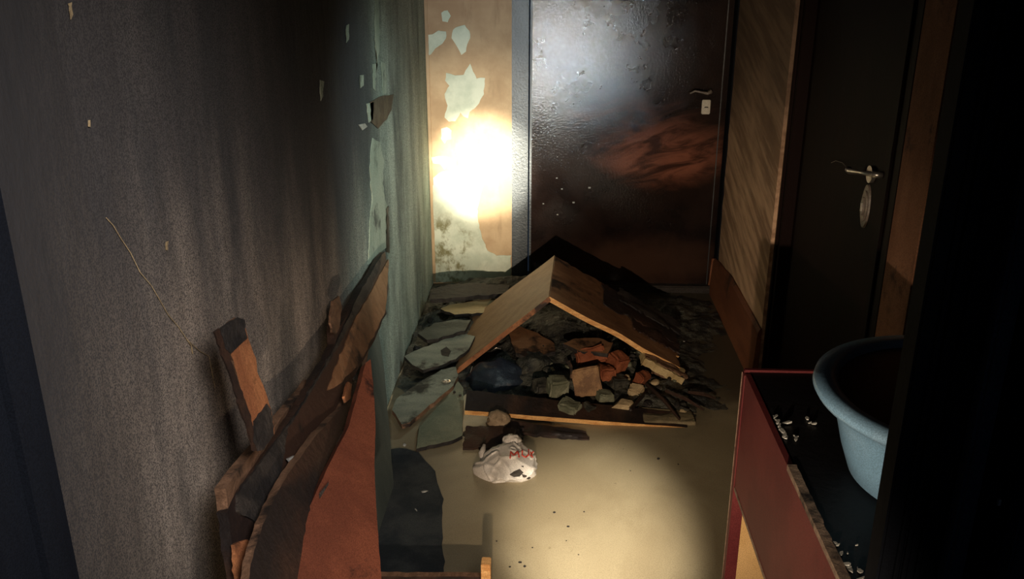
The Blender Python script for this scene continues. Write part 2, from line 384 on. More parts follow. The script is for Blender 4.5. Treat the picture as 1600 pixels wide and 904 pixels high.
# back door
d1 = root('door_1', (.33, YB, 0), 'sooty dark metal door at the corridor end, streaked with rusty pink', 'door', kind=S)
bm = bmesh.new()
bx(bm, -.200, -.120, YB-.035, YB+.06, 0, 2.15); bx(bm, .835, .90, YB-.02, YB+.06, 0, 2.15); bx(bm, -.12, .835, YB-.035, YB+.06, 2.07, 2.15)
bmesh.ops.bevel(bm, geom=bm.edges[:], offset=.006, segments=2, affect='EDGES'); build('door_frame', bm, FRAME, d1)
bm = box(-.108, .826, YB-.046, YB+.0, .012, 2.06, bev=.006); build('door_leaf', bm, DM, d1)
bm = bmesh.new(); bx(bm, .795, .799, YB-.05, YB-.045, .0, 2.05); bx(bm, -.112, -.102, YB-.052, YB-.044, .0, 2.05); build('leaf_fold', bm, FRAME, d1)
build('threshold', box(-.2, .86, YB-.09, YB+.05, -.01, .035, bev=.006), CHAR, d1)
p = atY(1103, 167, YB-.05)
lk = build('lock_plate', box(p.x-.020, p.x+.020, YB-.056, YB-.046, p.z-.034, p.z+.034, bev=.003), WHITE, d1)
build('keyhole', box(p.x-.008, p.x+.010, YB-.0575, YB-.055, p.z-.003, p.z+.002), HOLE, lk)
bm = bmesh.new(); tube(bm, [atY(x, y, YB-.085) for x, y in [(1078,146),(1086,142),(1096,144),(1106,146),(1112,142)]], [.004,.005,.006,.008,.009], 8)
q = atY(1110, 144, YB-.085); tube(bm, [q, q+Vector((0, .045, 0))], .009, 10); h = build('door_handle', bm, OLDM, d1, smooth=True)
for x, y in [(878,295),(896,316),(871,335),(921,293),(849,318),(870,278)]:
    q = atY(x, y, YB-.048); s = R.uniform(.003, .006); build('plaster_speck', box(q.x-s, q.x+s, q.y-.003, q.y+.002, q.z-s*.6, q.z+s*.6), FLAKE, d1)
# right wall (between end door and side door)
bm = bmesh.new(); ys = [3.29+i*(4.30-3.29)/10 for i in range(11)]
N = 46; ra = []
for k in range(N+1):
    z = -.05+2.65*k/N; e = 4.285+.018*noise.noise(Vector((z*9, 0, 1)))+.010*noise.noise(Vector((z*31, 0, 4)))
    bulge = .012*noise.noise(Vector((z*5, 7, 0)))
    ra.append([bm.verts.new((XR+.05, e+.01, z)), bm.verts.new((XR+.006+bulge*.3, e, z)), bm.verts.new((XR, e-.012, z)), bm.verts.new((XR, 3.29, z)), bm.verts.new((XR+.16, 3.29, z))])
for a, b in zip(ra, ra[1:]):
    for q in range(4): bm.faces.new((a[q], a[q+1], b[q+1], b[q]))
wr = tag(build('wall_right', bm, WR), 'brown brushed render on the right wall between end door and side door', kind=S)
bm = box(XR-.003, XR+.16, 4.29, YB+.1, -.05, 2.6); tag(build('trim_2', bm, NEAR), 'dark reveal between end door and right wall', kind=S)
# skirting with broken end cap
bm = bmesh.new(); NB = 24; rr_ = []
for k in range(NB+1):
    y = 3.285+(4.33-3.285)*k/NB; t = .235+.006*noise.noise(Vector((y*8, 1, 1)))-(.05*max(0, (y-3.9)/.43)); th = .014
    rr_.append([bm.verts.new(p) for p in ((XR+.001, y, -.02), (XR-th-.012, y, -.02), (XR-th, y, t-.02), (XR-th*.4, y, t), (XR+.001, y, t))])
for a, b in zip(rr_, rr_[1:]):
    for q in range(4): bm.faces.new((a[q], a[q+1], b[q+1], b[q]))
bm.faces.new(rr_[0]); bm.faces.new(rr_[-1][::-1])
tag(build('baseboard_right', bm, SKIRT), 'red-brown painted skirting along the right wall', kind=S)
tag(build('trim_3', panel((XR-.03, 4.335, 0), (XR+.02, 4.335, 0), (XR+.02, 4.335, .17), (XR-.02, 4.335, .18), .012, 5, 8, (0, .15, .1, .1), .004, 3), SKIRT), 'broken orange-brown skirting end beside the metal door', kind=S)
# side door in the right wall
d2 = root('door_2', (.90, 2.7, 0), 'dark brown side door with lever handle in the right wall', 'door', kind=S)
build('door_leaf', box(.895, .935, 2.27, 3.245, .01, 2.05, bev=.004), SIDE, d2)
bm = bmesh.new(); bx(bm, .855, .96, 3.245, 3.29, 0, 2.12); bx(bm, .845, .96, 2.152, 2.27, 0, 2.12); bx(bm, .855, .96, 2.152, 3.29, 2.05, 2.12)
bx(bm, .836, .846, 2.165, 2.185, 0, 2.1); bx(bm, .838, .846, 2.235, 2.262, 0, 2.1); bx(bm, .846, .856, 3.268, 3.29, 0, 2.1)
bmesh.ops.bevel(bm, geom=bm.edges[:], offset=.002, segments=1, affect='EDGES'); build('door_frame', bm, SIDE, d2)
q = atX(1364, 272, .872); r_ = atX(1328, 267, .862); g0 = atX(1364, 272, .895)
bm = bmesh.new(); tube(bm, [r_+Vector((0, .015, .001)), r_, q.lerp(r_, .5), q], [.010, .009, .0055, .007], 10); tube(bm, [q-Vector((.004, 0, 0)), q+Vector((.028, -.004, -.002))], .009, 12)
hd = build('door_handle', bm, METAL, d2, smooth=True)
bm = bmesh.new(); tube(bm, [Vector((.884, g0.y, g0.z)), Vector((.896, g0.y, g0.z))], .024, 24); build('rosette', bm, METAL, hd, smooth=False)
# oval lock escutcheon with ribs
g = atX(1352, 322, .892); bm = bmesh.new()
for s, xx in ((1, .890), (.72, .886), (.42, .882)):
    top = [bm.verts.new((xx, g.y+.030*s*math.cos(a), g.z+.062*s*math.sin(a))) for a in [k*math.pi/14 for k in range(28)]]
    bot = [bm.verts.new((.897, g.y+.030*(s+.05)*math.cos(a), g.z+.062*(s+.05)*math.sin(a))) for a in [k*math.pi/14 for k in range(28)]]
    bm.faces.new(top)
    for k in range(28): bm.faces.new((top[k], top[(k+1) % 28], bot[(k+1) % 28], bot[k]))
es = build('escutcheon', bm, OLDM, d2)
build('keyhole', box(.879, .883, g.y-.003, g.y+.003, g.z-.014, g.z+.01), METAL, es)
bm = bmesh.new(); tube(bm, [atX(x, y, .885) for x, y in [(1328,267),(1322,260),(1316,254),(1306,251),(1299,254)]], .0012, 5); build('wire_loop', bm, OLDM, d2)
# peach strip and the hidden niche beyond it
bm = bmesh.new(); bx(bm, XR, 1.2, 1.985, 2.15, -.1, 2.6); tag(build('wall_right_near', bm, PEACH), 'narrow strip of reddish peach wall right of the side door', kind=S)
tag(build('wall_niche', box(1.2, 1.3, -.6, 2.15, -.1, 2.6), PEACH), 'wall of the niche behind the low cabinet', kind=S)
tag(build('wall_over_door', box(.96, 1.1, 2.1, 3.35, -.1, 2.6), SIDE), 'masonry behind the side door', kind=S)
# near dark door leaf, open, with mouldings
Yn = .95
d3 = root('door_3', (.75, Yn, 0), 'blue-black panelled door standing open at the right edge', 'door', kind=S)
def nx(x, y): return atY(x, y, Yn).x
a0 = nx(1497, 0)
build('door_leaf', box(a0+.017, nx(1576, 372), Yn, Yn+.04, .02, 2.05, bev=.003), NEAR, d3)
bm = bmesh.new()
for x, y in ((1492, 372), (1506, 372), (1530, 372)):
    c_ = nx(x, y); bx(bm, c_-.003, c_+.003, Yn-.006, Yn+.005, .02, 2.05)
bmesh.ops.bevel(bm, geom=bm.edges[:], offset=.0015, segments=1, affect='EDGES'); build('moulding', bm, NEAR, d3)
c_ = nx(1584, 372); build('edge_strip', box(c_-.010, c_+.012, Yn-.02, Yn+.05, .02, 2.05, bev=.004), NEARL, d3)
build('recess_panel', box(c_+.012, c_+.10, Yn+.02, Yn+.05, .02, 2.05), NEAR, d3)
c2 = nx(1562, 904)+.002; build('edge_strip', box(c2, c2+.08, Yn-.012, Yn+.019, .02, 2.05, bev=.003), NEARL, d3)
for x, y in ((1557, 779), (1494, 823)):
    q = atY(x, y, Yn); build('paint_chip', box(q.x-.0015, q.x+.0015, Yn-.0085, Yn-.004, q.z-.004, q.z+.004), FLAKE, d3)
# ------------------------------------------------------------------ cabinet and tub
cb = root('low_cabinet', (.76, 1.46, 0), 'low dark red cabinet with sooty black top under the blue tub', 'cabinet')
Z1 = .70; y0, y1 = 1.02, 1.925; x0, x1 = .455, 1.08
build('top_panel', box(x0+.012, x1, y0, y1-.012, Z1-.03, Z1-.004), CABT, cb)
build('end_panel', box(x0, x1, y1-.022, y1-.002, 0, Z1-.03), [CABF], cb)['label'] = 'tan unfinished inner face of the end panel'
build('end_panel', box(x0, x1, y0, y0+.02, 0, Z1-.03), CABR, cb)
build('end_edge', box(x0-.002, x0+.026, y1-.026, y1+.002, 0, Z1-.006, bev=.002), CABR, cb)
build('apron', box(x0, x0+.016, y0, y1-.022, .395, Z1-.004), CABR, cb)
build('back_panel', box(x1-.02, x1, y0+.02, y1-.022, 0, Z1-.03), CABT, cb)
build('bottom_panel', box(x0+.03, x1-.02, y0+.02, y1-.022, .05, .07), CABT, cb)
build('top_rim', box(x0, x1, y1-.012, y1+.002, Z1-.012, Z1, bev=.002), CABR, cb)
build('worn_edge', panel((x0-.001, y0, Z1), (x0-.001, 1.50, Z1), (x0+.017, 1.50, Z1), (x0+.017, y0, Z1), .012, 40, 2, (0, 0, .25, 0), 0, 4, up=(0, 0, 1)), CABE, cb)
build('apron_edge', box(x0-.002, x0+.012, y0, y1-.03, .389, .396), CABE, cb)
build('corner_lip', box(x0-.003, x0+.001, y1-.001, y1+.003, 0, Z1-.01), CABE, cb)
def chips(n, cx, cy, sx, sy, z, label, group, seed, sm=(.003, .009)):
    rr = random.Random(seed)
    for k in range(n):
        s = rr.uniform(*sm); a = rr.uniform(0, 3); x = max(.475, cx+rr.gauss(0, sx)); y = max(1.05, min(1.85, cy+rr.gauss(0, sy)))
        bm = bmesh.new(); pts = []
        m = 6
        for q in range(m):
            r1 = s*rr.uniform(.45, 1); t = q*2*math.pi/m
            px_, py_ = r1*math.cos(t)*1.6, r1*math.sin(t)*.7
            pts.append((x+px_*math.cos(a)-py_*math.sin(a), y+px_*math.sin(a)+py_*math.cos(a)))
        tilt = rr.uniform(0, .5)
        t = [bm.verts.new((px_, py_, z+.002+tilt*(px_-x+s))) for px_, py_ in pts]; b = [bm.verts.new((px_, py_, z+tilt*(px_-x+s)*.6)) for px_, py_ in pts]
        bm.faces.new(t); bm.faces.new(b[::-1])
        for q in range(m): bm.faces.new((t[q], b[q], b[(q+1) % m], t[(q+1) % m]))
        tag(build('plaster_flake', bm, FLAKE, loc=(x, y, z)), label, 'flake', group)
p = atZ(1214, 672, Z1); chips(16, p.x+.008, p.y, .012, .035, Z1-.003, 'small pale plaster flake on the cabinet edge left of the tub', 'flakes on the cabinet top', 3)
p = atZ(1270, 660, Z1); chips(4, p.x, p.y, .008, .010, Z1-.003, 'small pale plaster flake on the cabinet edge left of the tub', 'flakes on the cabinet top', 4, (.003, .006))
p = atZ(1325, 885, Z1); chips(18, p.x+.01, p.y+.01, .022, .022, Z1-.003, 'tiny pale plaster crumb on the near end of the cabinet top', 'crumbs on the near cabinet end', 5, (.002, .006))
tb = root('wash_tub', (.738, 1.46, Z1-.004), 'round pale blue enamel wash tub standing on the cabinet', 'tub')
bm = bmesh.new(); tz = Z1-.003
lathe(bm, .738, 1.46, [(.165, tz), (.178, tz+.01), (.196, tz+.06), (.212, tz+.12), (.222, tz+.158), (.252, tz+.162), (.258, tz+.172), (.256, tz+.182), (.225, tz+.186), (.214, tz+.178), (.205, tz+.12), (.19, tz+.06), (.17, tz+.012)], 80, close=True)
build('tub_body', bm, TUBM, tb, smooth=True)
bm = bmesh.new(); lathe(bm, .738, 1.46, [(.219, tz+.170), (.219, tz+.174)], 64, close=True); build('wash_water', bm, TUBW, tb)['label'] = 'dark brown dirty water filling the tub'
# ------------------------------------------------------------------ boards leaning at the left wall
def wp(x, y, X): return atX(x, y, X)
# plank behind (brown strip)
a, b = wp(352, 762, XL+.10), wp(486, 592, XL+.06)
bm = panel(a, b, b+Vector((.004, 0, -.16)), a+Vector((.0, 0, -.13)), .018, 30, 6, (.02, .01, 0, .02), .004, 2, rawside=(0,), up=(1, 0, 0))
tag(build('wooden_plank', bm, [RAWD, RAWD], loc=(a+b)/2-Vector((0, 0, .1))), 'brown plank against the left wall behind the long scorched board', 'plank')
# long scorched board
long_px = [(368,772),(412,712),(470,632),(520,545),(524,500),(532,508),(560,458),(601,392),(607,440),(603,490),(585,530),(548,600),(520,650),(470,720),(430,790),(392,904),(380,935),(372,904),(362,850),(356,800)]
A3 = (wp(601, 392, XL+.03), wp(368, 772, XL+.10), wp(400, 904, XL+.15))
lb = build('scorched_board', slab(long_px, A3, .022, jag=1.6, sub=9, rim=1, dirn=(.9, -.25, .25)), [DKBRN, CHARB], loc=A3[1]); tag(lb, 'long scorched dark board leaning along the left wall', 'board')
n_ = Vector((.9, -.25, .25)).normalized()
def on3(pts, off): return slab(pts, tuple(p+n_*off for p in A3), .006, jag=1.2, sub=7, dirn=n_)
build('brown_face', on3([(607,405),(606,440),(602,486),(584,525),(560,570),(530,600),(512,610),(530,560),(555,500),(580,455)], .003), BBRN, lb)['label'] = 'brown less burnt far end of the board'
build('char_layer', on3([(412,716),(470,636),(520,548),(560,462),(597,396),(590,430),(540,520),(500,590),(450,670),(440,740),(400,815),(372,800),(372,770)], .005), CHAR, lb)['label'] = 'blistered black char along the top edge'
build('splinter', on3([(516,498),(521,470),(530,462),(534,474),(532,505),(526,520),(519,520)], .016), RAWD, lb)['label'] = 'raw brown splinter on the top edge'
build('raw_end', on3([(366,850),(388,842),(400,870),(396,930),(375,930),(368,890)], .010), ORNG, lb)['label'] = 'raw orange broken near end'
for pts in ([(451,716),(462,712),(464,716),(454,721)], [(456,738),(463,743),(463,752),(459,754)], [(436,748),(443,746),(442,753)]):
    build('ash_flake', on3(pts, .014), FLAKE, lb)
# slat in front of it
A4 = (wp(605, 520, XL+.09), wp(440, 760, XL+.15), wp(420, 904, XL+.19))
sl = build('scorched_lath', slab([(548,598),(556,592),(560,612),(538,668),(505,738),(480,810),(464,904),(460,980),(380,980),(392,880),(410,820),(440,755),(490,685),(530,640)], A4, .02, jag=1.0, sub=9, rim=1, dirn=(.8, -.5, .2)), [CHARB, RAWD], loc=A4[1])
tag(sl, 'thin scorched lath along the lower edge of the long board', 'lath')
build('raw_tip', slab([(538,618),(544,596),(550,600),(548,622),(541,628)], tuple(p+Vector((.02, -.01, .01)) for p in A4), .006, jag=.6), ORNG, sl)['label'] = 'raw orange tip'
# red-brown panel
A5 = (wp(575, 560, -.43), wp(583, 740, -.36), wp(440, 900, -.44))
rp = build('red_brown_panel', slab([(572,566),(579,560),(583,600),(587,660),(585,740),(592,850),(600,960),(455,960),(462,900),(470,820),(505,745),(545,665),(560,610)], A5, .018, jag=.6, sub=12, rim=0), [RED], loc=wp(583, 900, -.36)); tag(rp, 'red-brown cabinet panel leaning below the long board', 'panel')
build('scratch', slab([(499,770),(514,752),(513,757),(500,778)], tuple(p+Vector((.003, -.002, .002)) for p in A5), .002), CHAR, rp)
# grey-green panel behind
A6 = (wp(590, 500, -.56), wp(612, 740, -.50), wp(560, 740, -.53))
gp = build('grey_sheet', slab([(578,520),(588,500),(598,560),(606,640),(612,720),(618,800),(600,900),(570,900),(560,700)], A6, .015, jag=.5, sub=14, rim=1), [GREYG, RAWD], loc=wp(612, 900, -.5)); tag(gp, 'dark grey-green panel standing behind the red-brown one', 'sheet')
# short burnt post
A7 = (wp(360, 500, XL+.09), wp(410, 700, XL+.13), wp(345, 515, XL+.088))
po = build('burnt_post', slab([(352,520),(362,506),(374,498),(381,500),(388,530),(400,560),(402,580),(414,610),(424,640),(429,678),(412,700),(404,704),(398,690),(386,640),(372,590),(362,555)], A7, .014, jag=.8, sub=8, rim=1, dirn=(.8, -.55, .0)), [ORNG, RAWD], loc=A7[1]); tag(po, 'short orange-brown board with burnt black top leaning at the left wall', 'board')
k7 = Vector((.75, .62, 0)).normalized(); of = Vector((.8, -.55, 0)).normalized()
def on7(pts, off): return slab(pts, tuple(p+of*off for p in A7), .006, jag=1.0, sub=6, dirn=of)
build('burnt_top', on7([(345,515),(358,506),(374,496),(382,500),(386,528),(374,540),(362,552),(352,545)], .004), CHAR, po)['label'] = 'charred black top'
build('burnt_foot', on7([(398,658),(418,632),(424,640),(429,678),(412,702),(402,704),(396,690)], .004), CHAR, po)['label'] = 'charred black foot'
build('raw_side', on7([(336,520),(344,514),(354,530),(364,570),(374,600),(392,650),(402,704),(397,704),(388,672),(373,630),(362,590),(348,556)], .003), CHARB, po)['label'] = 'splintered side edge'
# foreground drawer frame with stub
fr = root('broken_frame', (-.3, 1.90, 0), 'broken wooden frame standing in the water at the bottom edge', 'frame')
build('cross_board', panel((-.56, 1.89, -.02), (-.160, 1.91, -.02), (-.160, 1.91, .10), (-.56, 1.89, .105), .018, 16, 4, (0, 0, .03, 0), .002, 6, rawside=(2,), up=(0, -1, 0)), [CHARB, RAWD], fr)
bm = box(-.165, -.141, 1.885, 1.92, -.02, .155, bev=.002)
build('stub_post', bm, RAW, fr)['label'] = 'raw orange upright stub'
build('side_board', panel((-.17, 1.86, -.02), (-.160, 1.905, -.02), (-.160, 1.905, .09), (-.17, 1.86, .10), .014, 4, 4, (0,)*4, 0, 1), CHARB, fr)
# ------------------------------------------------------------------ debris heap
def heap_z(x, y):
    h = .0
    for cx, cy, rx, ry, hh in ((.10, 3.55, .42, .42, .13), (-.42, 3.75, .28, .6, .07), (.30, 3.2, .40, .24, .055), (-.2, 4.25, .42, .16, .10), (.55, 3.95, .35, .4, .04), (-.14, 3.3, .2, .25, .06), (-.22, 2.83, .12, .07, .03), (.02, 2.86, .16, .05, .02)):
        d = ((x-cx)/rx)**2+((y-cy)/ry)**2
        h = max(h, hh*math.exp(-d*1.1)) if d < 9 else h
    return h
def hz(x, y): return heap_z(x, y)*1.15-.022+.03*noise.noise(Vector((x*9, y*9, 0)))*min(1, heap_z(x, y)/.04)+.012*noise.noise(Vector((x*30, y*30, 3)))*min(1, heap_z(x, y)/.03)
bm = bmesh.new(); nx_, ny_ = 120, 150; g = {}
for j in range(ny_+1):
    for i in range(nx_+1):
        x = XL+.01+(XR-.03-XL-.01)*i/nx_; y = 2.72+(4.34-2.72)*j/ny_
        g[i, j] = bm.verts.new((x, y, hz(x, y)))
for j in range(ny_):
    for i in range(nx_): bm.faces.new((g[i, j], g[i+1, j], g[i+1, j+1], g[i, j+1]))
tag(build('debris_heap', bm, ASH, smooth=False), 'heap of wet black ash and char across the corridor end', 'debris', kind='stuff')
# tent: left board, right board
rf, rb = Vector((-.006, 3.30, .350)), Vector((.016, 3.80, .358))
lf, lbk = Vector((-.385, 3.30, .022)), Vector((-.385, 3.80, .03))
bm = panel(lf, rf, rb, lbk, .020, 16, 10, (.0, .0, .0, .012), .003, 8, rawside=(0,), up=(-.6, 0, 1))
tag(build('tan_board', bm, [BTAN, ORNG], loc=(lf+lbk)/2), 'tan laminated board forming the left slope of the tent over the debris', 'board')
rr1, rr2 = Vector((.53, 3.29, .055)), Vector((.56, 3.72, .07))
bm = panel(rf+Vector((.004, 0, 0)), rr1, rr2, rb+Vector((.004, 0, 0)), .020, 30, 16, (0, .10, .10, 0), .010, 12, rawside=(0, 1), up=(.6, 0, 1))
tbr = build('brown_board', bm, [BBRN, RAW], loc=rr1); tag(tbr, 'brown board burnt at its far edge, right slope of the tent', 'board')
nn = (rr1-rf).cross(rb-rf).normalized()
if nn.z < 0: nn = -nn
def lay(u0, u1, v0, v1, off, seed, m, name, jag=(.3, .1, .3, .2)):
    P = lambda u, v: rf.lerp(rr1, u).lerp(rb.lerp(rr2, u), v)+nn*off
    return build(name, panel(P(u0, v0), P(u1, v0), P(u1, v1), P(u0, v1), .006, 26, 8, jag, .012, seed, up=nn), m, tbr)
lay(.38, 1.0, .45, 1.0, .007, 5, CHARB, 'char_layer'); lay(.5, 1.02, .70, 1.02, .016, 9, CHAR, 'char_layer'); lay(.62, 1.0, .25, .6, .010, 15, CHARB, 'char_layer')
# delaminated wood lump at foot of right board
p0 = atY(1004, 560, 3.27); p1 = atY(1070, 592, 3.24)
bm = panel(p0+Vector((0, -.03, .012)), p1+Vector((0, -.03, .012)), p1+Vector((.01, .06, .016)), p0+Vector((.0, .06, .02)), .032, 18, 6, (.25, .10, .2, .1), .010, 44, up=(0, -.5, 1))
wl_ = build('split_wood', bm, [LWOOD], loc=(p1.x, p1.y, 0)); tag(wl_, 'pale split wood end under the foot of the brown board', 'wood')
for k, dz in enumerate((-.020, -.032, .016)):
    bm = panel(p0+Vector((.01, -.02, dz)), p1+Vector((.012, -.02, dz-.004)), p1+Vector((.012, .05, dz)), p0+Vector((.01, .05, dz)), .005, 16, 4, (.4, .1, .2, .1), .014, 20+k, up=(0, 0, 1))
    build('peeled_ply', bm, RAWD if k else LWOOD, wl_)
# front stick plank with lit edge
a = atZ(726, 641, .05); b = atZ(1076, 668, .0)
bm = panel(a, b, b+Vector((.0, .09, .012)), a+Vector((0, .10, .035)), .022, 40, 4, (.02, .02, .1, 0), .003, 31, rawside=(0,), up=(0, 0, 1))
tag(build('wet_plank', bm, [CHARB, RAW], loc=(a+b)/2), 'long plank with a bright orange edge lying in front of the rubble', 'plank')
# charred slats behind bag
a = atZ(790, 668, .02); b = atZ(922, 684, .006)
tag(build('charred_lath', panel(a-Vector((0, .03, 0)), b-Vector((0, .01, 0)), b+Vector((0, .04, .004)), a+Vector((0, .05, .01)), .012, 24, 6, (.25, .15, .2, 0), .012, 33, up=(0, 0, 1)), CHARB, loc=(a.x, a.y, 0)), 'black charred lath sticking out right of the white bag', 'lath')
a = atZ(722, 700, .01)
tag(build('charred_lath', panel(a, a+Vector((.20, .02, .0)), a+Vector((.22, .12, .02)), a+Vector((0.0, .13, .02)), .012, 16, 12, (.12, .15, .1, .05), .012, 37, up=(0, 0, 1)), CHARB, loc=a), 'flat piece of black charred wood behind the white bag', 'lath')
# left pile boards
def flatboard(px, z, tilt, thick, mats, name, label, cat, jag=.8, rim=1):
    """px outline on a tilted plane near height z; tilt = (dz/dx, dz/dy)"""
    x, y = px[0]; p = atZ(x, y, z); A = (p, p+Vector((1, 0, tilt[0])), p+Vector((0, 1, tilt[1])))
    o = build(name, slab(px, A, thick, jag=jag, sub=7, rim=rim, dirn=(0, 0, 1)), mats, loc=(p.x, p.y, 0)); return tag(o, label, cat), A
g1, Ag1 = flatboard([(632,556),(648,548),(690,532),(722,520),(742,525),(732,545),(712,560),(690,570),(662,578),(644,570)], .07, (.05, .05), .014, [GREY, CHAR], 'grey_board', 'rounded grey weathered board lying by the left wall', 'board')
build('dark_stain', slab([(688,546),(698,542),(704,548),(700,556),(690,554)], tuple(p+Vector((0, 0, .003)) for p in Ag1), .002, jag=1), CHAR, g1)
g2, Ag2 = flatboard([(612,640),(620,622),(650,600),(690,577),(712,572),(716,586),(708,602),(690,617),(665,638),(640,660),(628,662)], .07, (.1, .02), .018, [GREY, RAWD], 'long_grey_board', 'long grey sooty board with a metal washer pointing at the tent', 'board')
n2 = Vector((0, 0, 1)); wc = onplane(697, 597, Ag2[0], (Ag2[1]-Ag2[0]).cross(Ag2[2]-Ag2[0]).normalized())
bm = bmesh.new(); lathe(bm, wc.x, wc.y, [(.016, 0), (.017, .004), (.012, .005), (.010, .002), (.005, .002), (.004, .006), (.001, .006)], 24, wc.z+.002); build('washer', bm, METAL, g2)
g3, Ag3 = flatboard([(700,604),(706,598),(716,596),(724,606),(725,622),(724,640),(722,680),(700,690),(650,700),(655,668),(680,640)], .028, (.01, .02), .014, [simple('sage_panel', (.15, .17, .12), (.22, .23, .16), 7, rough=.6, bump=.4), CHAR], 'sage_panel', 'sage grey panel with rounded corner lying in the water left of the tent', 'panel')
for x, y in ((710, 612), (719, 617)):
    q = atZ(x, y, .036); bm = bmesh.new(); lathe(bm, q.x, q.y, [(.005, 0), (.005, .006)], 12, q.z-.004, True); build('screw_hole', bm, CHAR, g3)
g4, _ = flatboard([(688,482),(700,476),(738,470),(790,464),(800,470),(782,484),(745,489),(710,491)], .10, (.0, .02), .014, [LWOOD, CHAR], 'pale_board', 'pale split board at the foot of the peach end wall', 'board')
g5, _ = flatboard([(672,452),(700,445),(740,442),(796,446),(792,458),(740,462),(690,466),(672,466)], .14, (0, .02), .02, [CHAR, CHAR], 'charred_board', 'charred black board along the foot of the end wall', 'board', 1.4)
g6, _ = flatboard([(652,520),(680,505),(712,498),(735,500),(728,515),(700,524),(668,532)], .09, (.1, .1), .016, [simple('dim_grey_wood', (.05, .055, .045), (.10, .105, .085), 12, (.3, 1, 1), .6, .3, .8, 40), CHAR], 'dim_board', 'dim grey board fragment above the rounded grey board', 'board', 1.4)
# orange-lit curved boards inside the tent
g7, _ = flatboard([(795,520),(812,510),(840,520),(866,535),(868,548),(835,560),(805,552)], .12, (.0, .15), .016, [BBRN, CHAR], 'brown_offcut', 'brown curved offcut lying inside the tent of boards', 'board', 1.2)
g8, _ = flatboard([(880,536),(900,528),(935,528),(958,536),(950,552),(905,548)], .16, (.0, .1), .016, [BBRN, CHAR], 'orange_offcut', 'orange brown offcut on top of the brick lumps', 'board', 1.0)
# film sheet bulge under the left slope
tag(build('black_sack', rock((-.210, 3.24, .0), (.13, .12, .10), 91, 4, .25), SHEET, loc=(-.225, 3.30, 0), smooth=True), 'blue-black wet sack slumped under the left slope of the tent', 'sack')
tag(build('dark_lump', rock((-.06, 3.32, .03), (.085, .10, .075), 92, 4, .3), ASH, loc=(-.06, 3.32, 0), smooth=True), 'dark round lump beside the black sack inside the tent', 'rubble')
def rk(px, py, z, size, seed, m, name, label, cat='rubble', rot=0, ang=.6, group=None):
    p = atZ(px, py, z); return tag(build(name, rock(p, size, seed, 3, ang, rot), m, loc=(p.x, p.y, max(0, p.z-size[2]))), label, cat, group)
def chunk(px, py, z, size, seed, m, name, label, rot, tilt=.2, cat='rubble', warp=.010):
    p = atZ(px, py, z); bm = bmesh.new(); bx(bm, -size[0], size[0], -size[1], size[1], -size[2], size[2])
    bmesh.ops.bevel(bm, geom=bm.edges[:], offset=min(size)*.25, segments=2, affect='EDGES')
    bmesh.ops.subdivide_edges(bm, edges=bm.edges[:], cuts=2, use_grid_fill=True)
    for v in bm.verts: v.co += Vector((noise.noise(v.co*30+Vector((seed, 0, 0))), noise.noise(v.co*30+Vector((0, seed, 0))), noise.noise(v.co*30+Vector((0, 0, seed)))))*warp
    bmesh.ops.rotate(bm, verts=bm.verts, matrix=Matrix.Rotation(rot, 3, 'Z')@Matrix.Rotation(tilt, 3, 'X')@Matrix.Rotation(tilt*.5, 3, 'Y'))
    bmesh.ops.translate(bm, verts=bm.verts, vec=p)
    return tag(build(name, bm, m, loc=(p.x, p.y, max(0, p.z-size[2]))), label, cat)
chunk(922, 556, .12, (.055, .04, .034), 1, ROCKO, 'brick_chunk', 'large orange brick lump at the top of the rubble', .1, -.5, 'brick')
chunk(965, 565, .11, (.034, .034, .036), 2, ROCKO, 'brick_chunk', 'orange brick lump right of the largest one', .6, .3, 'brick')
chunk(946, 582, .09, (.03, .03, .028), 9, ROCKO, 'brick_chunk', 'small orange brick lump below the two big ones', .3, .1, 'brick')
bk = chunk(918, 596, .085, (.050, .018, .055), 3, simple('brown_block', (.17, .09, .045), (.30, .17, .08), 20, rough=.7, bump=.8, bsc=50), 'wood_block', 'upright brown block in the middle of the rubble', -.12, -.35, 'block')
chunk(871, 603, .075, (.036, .032, .036), 4, ROCKG, 'grey_rubble', 'angular grey-green lump left of the brown block', .3, .15)
chunk(890, 639, .035, (.036, .03, .034), 5, ROCKG, 'grey_rubble', 'grey-green lump below the brown block, near the plank', -.4, .2)
chunk(920, 640, .03, (.02, .02, .026), 6, ROCKD, 'dark_rubble', 'small dark lump beside the lower grey-green lump', .7, .2)
rk(972, 632, .04, (.048, .030, .022), 11, ROCKT, 'tan_stone', 'yellowish shell-shaped stone in front of the rubble', rot=.35, ang=.9)
chunk(1002, 592, .07, (.034, .02, .026), 12, ROCKO, 'brick_chunk', 'reddish brick lump under the pale split wood', .9, .4, 'brick')
chunk(993, 610, .05, (.026, .02, .018), 13, ROCKT, 'tan_stone', 'small tan flat stone below the reddish brick lump', -.4, .4)
chunk(965, 596, .06, (.03, .025, .025), 14, ROCKD, 'dark_rubble', 'dark brown lump right of the brown block', .4, .2)
chunk(1044, 652, .006, (.095, .045, .012), 15, simple('brown_slab', (.15, .12, .07), (.22, .175, .10), 18, rough=.7, bump=.7), 'plaster_slab', 'flat brownish plaster slab at the right end of the long plank', .02, .03, 'slab')
chunk(845, 605, .05, (.03, .03, .03), 16, ROCKD, 'dark_rubble', 'dark lump left of the angular grey-green lump', .4, .2)
chunk(945, 618, .045, (.03, .022, .018), 17, ROCKG, 'grey_rubble', 'flat grey-green piece right below the brown block', .2, .2)
bm = bmesh.new(); tube(bm, [atY(888, 563, 3.22), atY(893, 575, 3.21), atY(896, 600, 3.19), atY(906, 625, 3.17)], [.007, .008, .010, .007], 7)
for v in bm.verts: v.co += Vector((1, 0, 1))*.004*noise.noise(v.co*60)
